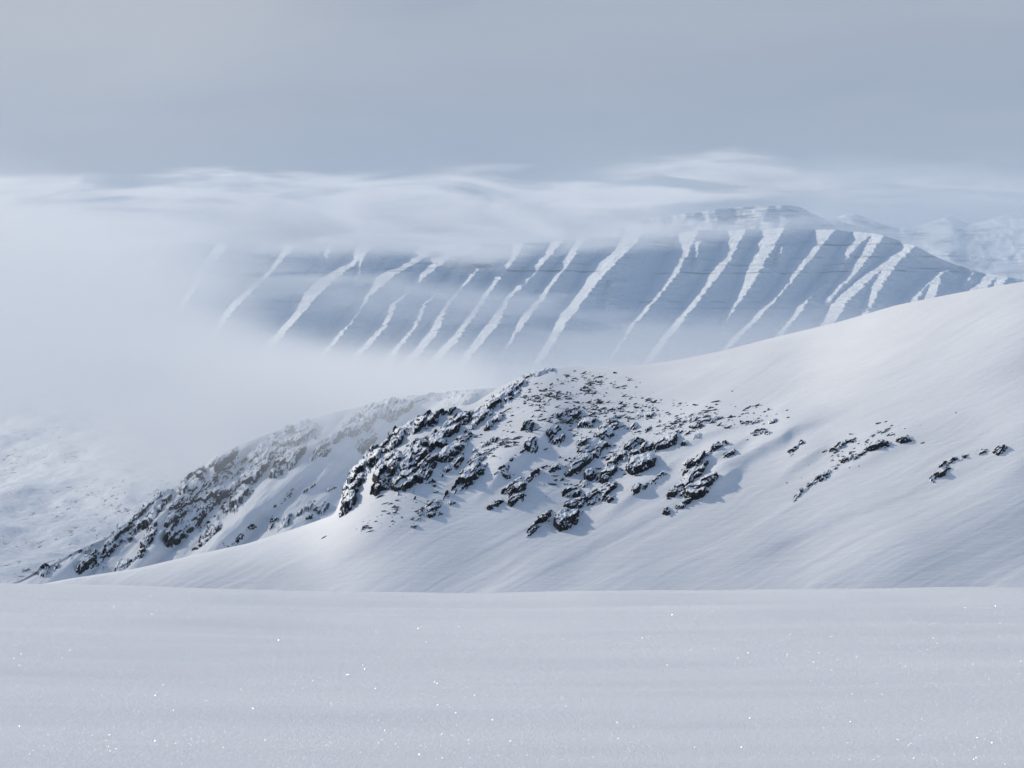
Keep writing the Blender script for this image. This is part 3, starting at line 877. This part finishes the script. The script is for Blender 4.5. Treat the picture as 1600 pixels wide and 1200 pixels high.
# ------------------------------------------------------------------ mist and clouds (real volumes)
def curve_node(t, v, x0, x1, pts, lo, hi):
    """value of a smooth curve through pts=(x, value) along world x"""
    f = map_range(t, v, x0, x1, 0, 1, 'LINEAR')
    n = t.nodes.new('ShaderNodeFloatCurve')
    t.links.new(f, n.inputs['Value'])
    c = n.mapping.curves[0]
    ps = [((x - x0) / (x1 - x0), (y - lo) / (hi - lo)) for x, y in pts]
    c.points[0].location = ps[0]; c.points[1].location = ps[-1]
    for p in ps[1:-1]:
        c.points.new(*p)
    for p_ in c.points:
        p_.handle_type = 'VECTOR'
    n.mapping.use_clip = False
    n.mapping.update()
    return map_range(t, n.outputs[0], 0, 1, lo, hi, 'LINEAR')


def cloud(name, label, Yr, box, top, bot, amp, dens, soft_t, soft_b, fy, nscale, nlo, nhi, warp, col=(.940, .952, .966), aniso=0.25,
          steps=1.0, stretch=(1.0, 1.0, 3.2), tilt=8, cat="cloud", wscale=0.5, rgh=0.52, dist=0.7):
    """Yr: distance at which the curves' photo columns and rows are measured; fy = (front0, front1, back0, back1)"""
    k = Yr / F
    m = bpy.data.materials.new(name)
    m.use_nodes = True
    t = m.node_tree
    t.nodes.clear()
    tcn = t.nodes.new('ShaderNodeTexCoord')
    P0 = tcn.outputs['Object']
    def mapped(scale, rot=(0, 0, 0), loc=(0, 0, 0)):
        mm = t.nodes.new('ShaderNodeMapping')
        mm.inputs['Scale'].default_value = scale; mm.inputs['Rotation'].default_value = rot; mm.inputs['Location'].default_value = loc
        t.links.new(P0, mm.inputs[0]); return mm.outputs[0]
    s = nscale
    rot = (0, math.radians(tilt), 0)
    nw = t.nodes.new('ShaderNodeTexNoise'); nw.inputs['Scale'].default_value = 1; nw.inputs['Detail'].default_value = 3
    t.links.new(mapped((s * wscale, s * wscale, s * wscale * stretch[2] * .7), rot, (3, 7, 1)), nw.inputs['Vector'])
    nf = t.nodes.new('ShaderNodeTexNoise'); nf.inputs['Scale'].default_value = 1; nf.inputs['Detail'].default_value = 7
    nf.inputs['Roughness'].default_value = rgh; nf.inputs['Distortion'].default_value = dist
    t.links.new(mapped((s * stretch[0], s * stretch[1], s * stretch[2]), rot), nf.inputs['Vector'])
    sp = t.nodes.new('ShaderNodeSeparateXYZ'); t.links.new(P0, sp.inputs[0])
    wz = math_node(t, 'MULTIPLY', math_node(t, 'SUBTRACT', nw.outputs[0], 0.5), warp)
    z = math_node(t, 'ADD', sp.outputs[2], wz)
    x = sp.outputs[0]
    x0, x1 = (-900 - 800) * k, (2500 - 800) * k
    wx = lambda pts: [((-900 - 800) * k, pts[0][1])] + [((a - 800) * k, b_) for a, b_ in pts] + [((2500 - 800) * k, pts[-1][1])]
    zr = lambda pts: [(a, ZC + (600 - r) * k) for a, r in pts]
    zlo, zhi = ZC + (600 - 1100) * k, ZC + (600 - 0) * k
    tz = curve_node(t, x, x0, x1, wx(zr(top)), zlo, zhi)
    bz = curve_node(t, x, x0, x1, wx(zr(bot)), zlo, zhi)
    am = curve_node(t, x, x0, x1, wx(amp), 0, 5)
    a = map_range(t, math_node(t, 'SUBTRACT', tz, z), -soft_t * k, soft_t * k)
    b_ = map_range(t, math_node(t, 'SUBTRACT', z, bz), -soft_b * k, soft_b * k)
    yf = map_range(t, sp.outputs[1], fy[0], fy[1]); yb = map_range(t, sp.outputs[1], fy[3], fy[2])
    nn = map_range(t, nf.outputs[0], nlo, nhi)
    d = a
    for q in (b_, yf, yb, nn, am):
        d = math_node(t, 'MULTIPLY', d, q)
    d = math_node(t, 'MULTIPLY', d, dens)
    pv = t.nodes.new('ShaderNodeVolumePrincipled')
    pv.inputs['Color'].default_value = (*col, 1)
    pv.inputs['Anisotropy'].default_value = aniso
    t.links.new(d, pv.inputs['Density'])
    out = t.nodes.new('ShaderNodeOutputMaterial')
    t.links.new(pv.outputs[0], out.inputs['Volume'])
    m.cycles.volume_step_rate = steps
    (xa, xb), (ya, yb_), (za, zb) = box
    V = np.array([(x_, y_, z_) for z_ in (za, zb) for y_ in (ya, yb_) for x_ in (xa, xb)], float)
    Qf = np.array([(0, 2, 3, 1), (4, 5, 7, 6), (0, 1, 5, 4), (1, 3, 7, 5), (3, 2, 6, 7), (2, 0, 4, 6)])
    o = mesh_from(name, V, Qf, m, False)
    tag(o, label, cat, kind='stuff')
    return o


# mist that swallows the top of the far ridge and the left of the valley
cloud("mist", "pale mist swallowing the top of the far ridge and the valley", 1300,
      ((-900, 900), (600, 2500), (-70, 260)),
      top=[(-200, 230), (0, 275), (100, 320), (150, 410), (230, 480), (330, 560), (440, 590), (520, 600), (620, 605), (720, 585), (850, 600), (1000, 575), (1150, 580), (1700, 560)],
      bot=[(-500, 640), (-200, 648), (0, 660), (300, 678), (450, 705), (640, 700), (740, 665), (800, 660), (1700, 660)],
      amp=[(-200, 1.0), (250, .9), (350, 1.6), (450, 3.8), (560, 4.8), (680, 3.0), (780, .7), (900, .5), (1700, .5)],
      dens=0.0034, soft_t=80, soft_b=40, fy=(600, 840, 1900, 2500), nscale=0.011, nlo=0.26, nhi=0.64, warp=42, steps=0.6, tilt=-14,
      stretch=(.8, .35, 2.4), rgh=.55, dist=.8, wscale=.45, cat="mist")
# low fog lying against the foot of the mountain
cloud("fog_bank", "low fog bank lying along the foot of the long mountain", 6200,
      ((-2200, 2000), (5500, 6900), (-180, 800)),
      top=[(-200, 300), (60, 360), (150, 430), (300, 500), (420, 560), (520, 590), (640, 595), (780, 560), (900, 525), (1050, 525), (1200, 520), (1400, 525), (1700, 525)],
      bot=[(-200, 720), (1700, 720)],
      amp=[(-200, 1.2), (300, 1.0), (600, .9), (1000, .9), (1700, .6)],
      dens=0.0028, soft_t=55, soft_b=10, fy=(5500, 5800, 6500, 6900), nscale=0.0026, nlo=0.26, nhi=0.64, warp=170, tilt=-14, stretch=(.7, .4, 2.6), rgh=.58, dist=.9, cat="fog")
# streamers of cloud across the face of the mountain
cloud("cloud_streamer", "thin cloud streamer trailing across the mountain's lit ribs", 6900,
      ((-1600, 900), (6700, 7250), (-150, 800)),
      top=[(0, 385), (150, 395), (400, 405), (560, 425), (700, 440), (850, 460), (1000, 500), (1200, 520)],
      bot=[(0, 450), (400, 475), (560, 480), (700, 505), (850, 525), (1000, 540), (1200, 540)],
      amp=[(0, 1.3), (350, 1.1), (500, .6), (700, .7), (900, .6), (1050, .2), (1200, 0)],
      dens=0.0095, soft_t=26, soft_b=34, fy=(6700, 6850, 7100, 7250), nscale=0.0036, nlo=0.41, nhi=0.66, warp=120, tilt=-24, stretch=(.55, .5, 3.0), rgh=.6, dist=1.2, cat="cloud")
# the cloud cap streaming over the crest
cloud("cloud_cap", "bright cloud cap streaming over the crest of the long mountain", 7000,
      ((-2900, 1900), (6500, 7700), (150, 1000)),
      top=[(-300, 320), (0, 335), (200, 345), (400, 345), (550, 325), (700, 345), (900, 340), (1000, 325), (1060, 345), (1110, 353), (1250, 346), (1330, 350), (1700, 360)],
      bot=[(-300, 430), (60, 410), (180, 390), (450, 389), (640, 391), (700, 408), (780, 404), (840, 388), (900, 381), (1000, 376), (1080, 371), (1150, 364), (1200, 354), (1270, 350), (1330, 350), (1700, 360)],
      amp=[(-300, 1.2), (200, 1.1), (600, 1.1), (900, 1.1), (1000, 1.0), (1100, .8), (1150, .5), (1250, .5), (1310, .1), (1400, 0), (1700, 0)],
      dens=0.0060, col=(.985, .99, .998), soft_t=30, soft_b=12, fy=(6500, 6750, 7450, 7700), nscale=0.0030, nlo=0.33, nhi=0.62, warp=48, tilt=5, stretch=(.45, .35, 2.8), rgh=.6, dist=1.2)
# torn streaks of brighter cloud above it
cloud("cloud_wisps", "torn white streaks of cloud lying above the cloud cap", 6000,
      ((-2400, 1700), (5800, 6350), (250, 800)),
      top=[(-300, 280), (0, 276), (200, 284), (380, 274), (520, 284), (700, 268), (900, 272), (1050, 252), (1150, 240), (1230, 262), (1300, 285), (1700, 285)],
      bot=[(-300, 370), (400, 365), (700, 365), (900, 360), (1000, 335), (1080, 305), (1200, 292), (1300, 300), (1700, 300)],
      amp=[(-300, 1.0), (600, 1.0), (1000, 1.3), (1150, 1.7), (1210, 1.4), (1270, .5), (1700, .4)],
      col=(.995, .995, .999), dens=0.0210, soft_t=12, soft_b=22, fy=(5800, 5900, 6250, 6350), nscale=0.0050, nlo=0.46, nhi=0.66, warp=60, tilt=7, stretch=(.42, .40, 2.8), rgh=.64, dist=1.5)
# thin veil in front of the far peaks
cloud("cloud_veil", "thin grey cloud veil in front of the faint blue peaks", 9600,
      ((-900, 2900), (9200, 10100), (150, 1250)),
      top=[(600, 300), (1000, 262), (1150, 250), (1300, 262), (1500, 262), (1800, 255)],
      bot=[(600, 420), (1100, 420), (1300, 440), (1700, 460)],
      amp=[(600, 0), (750, 0), (1000, .3), (1080, .1), (1230, .1), (1300, .5), (1400, .55), (1800, .5)],
      dens=0.0034, soft_t=30, soft_b=40, fy=(9200, 9450, 9850, 10100), nscale=0.0022, nlo=0.30, nhi=0.66, warp=120, tilt=6, stretch=(.6, .5, 3.0), rgh=.6)
# the thin blue air over the whole valley
m_haze = bpy.data.materials.new("haze"); m_haze.use_nodes = True
t = m_haze.node_tree; t.nodes.clear()
pv = t.nodes.new('ShaderNodeVolumePrincipled')
pv.inputs['Color'].default_value = (0.60, 0.79, 1.0, 1)
pv.inputs['Density'].default_value = 0.000036
ou = t.nodes.new('ShaderNodeOutputMaterial'); t.links.new(pv.outputs[0], ou.inputs['Volume'])
V = np.array([(x_, y_, z_) for z_ in (-192, 1400) for y_ in (-12100, 45100) for x_ in (-30100, 30100)], float)
o = mesh_from("haze", V, np.array([(0, 2, 3, 1), (4, 5, 7, 6), (0, 1, 5, 4), (1, 3, 7, 5), (3, 2, 6, 7), (2, 0, 4, 6)]), m_haze, False)
tag(o, "thin bluish air between the hill and the far mountains", "haze", kind='stuff')
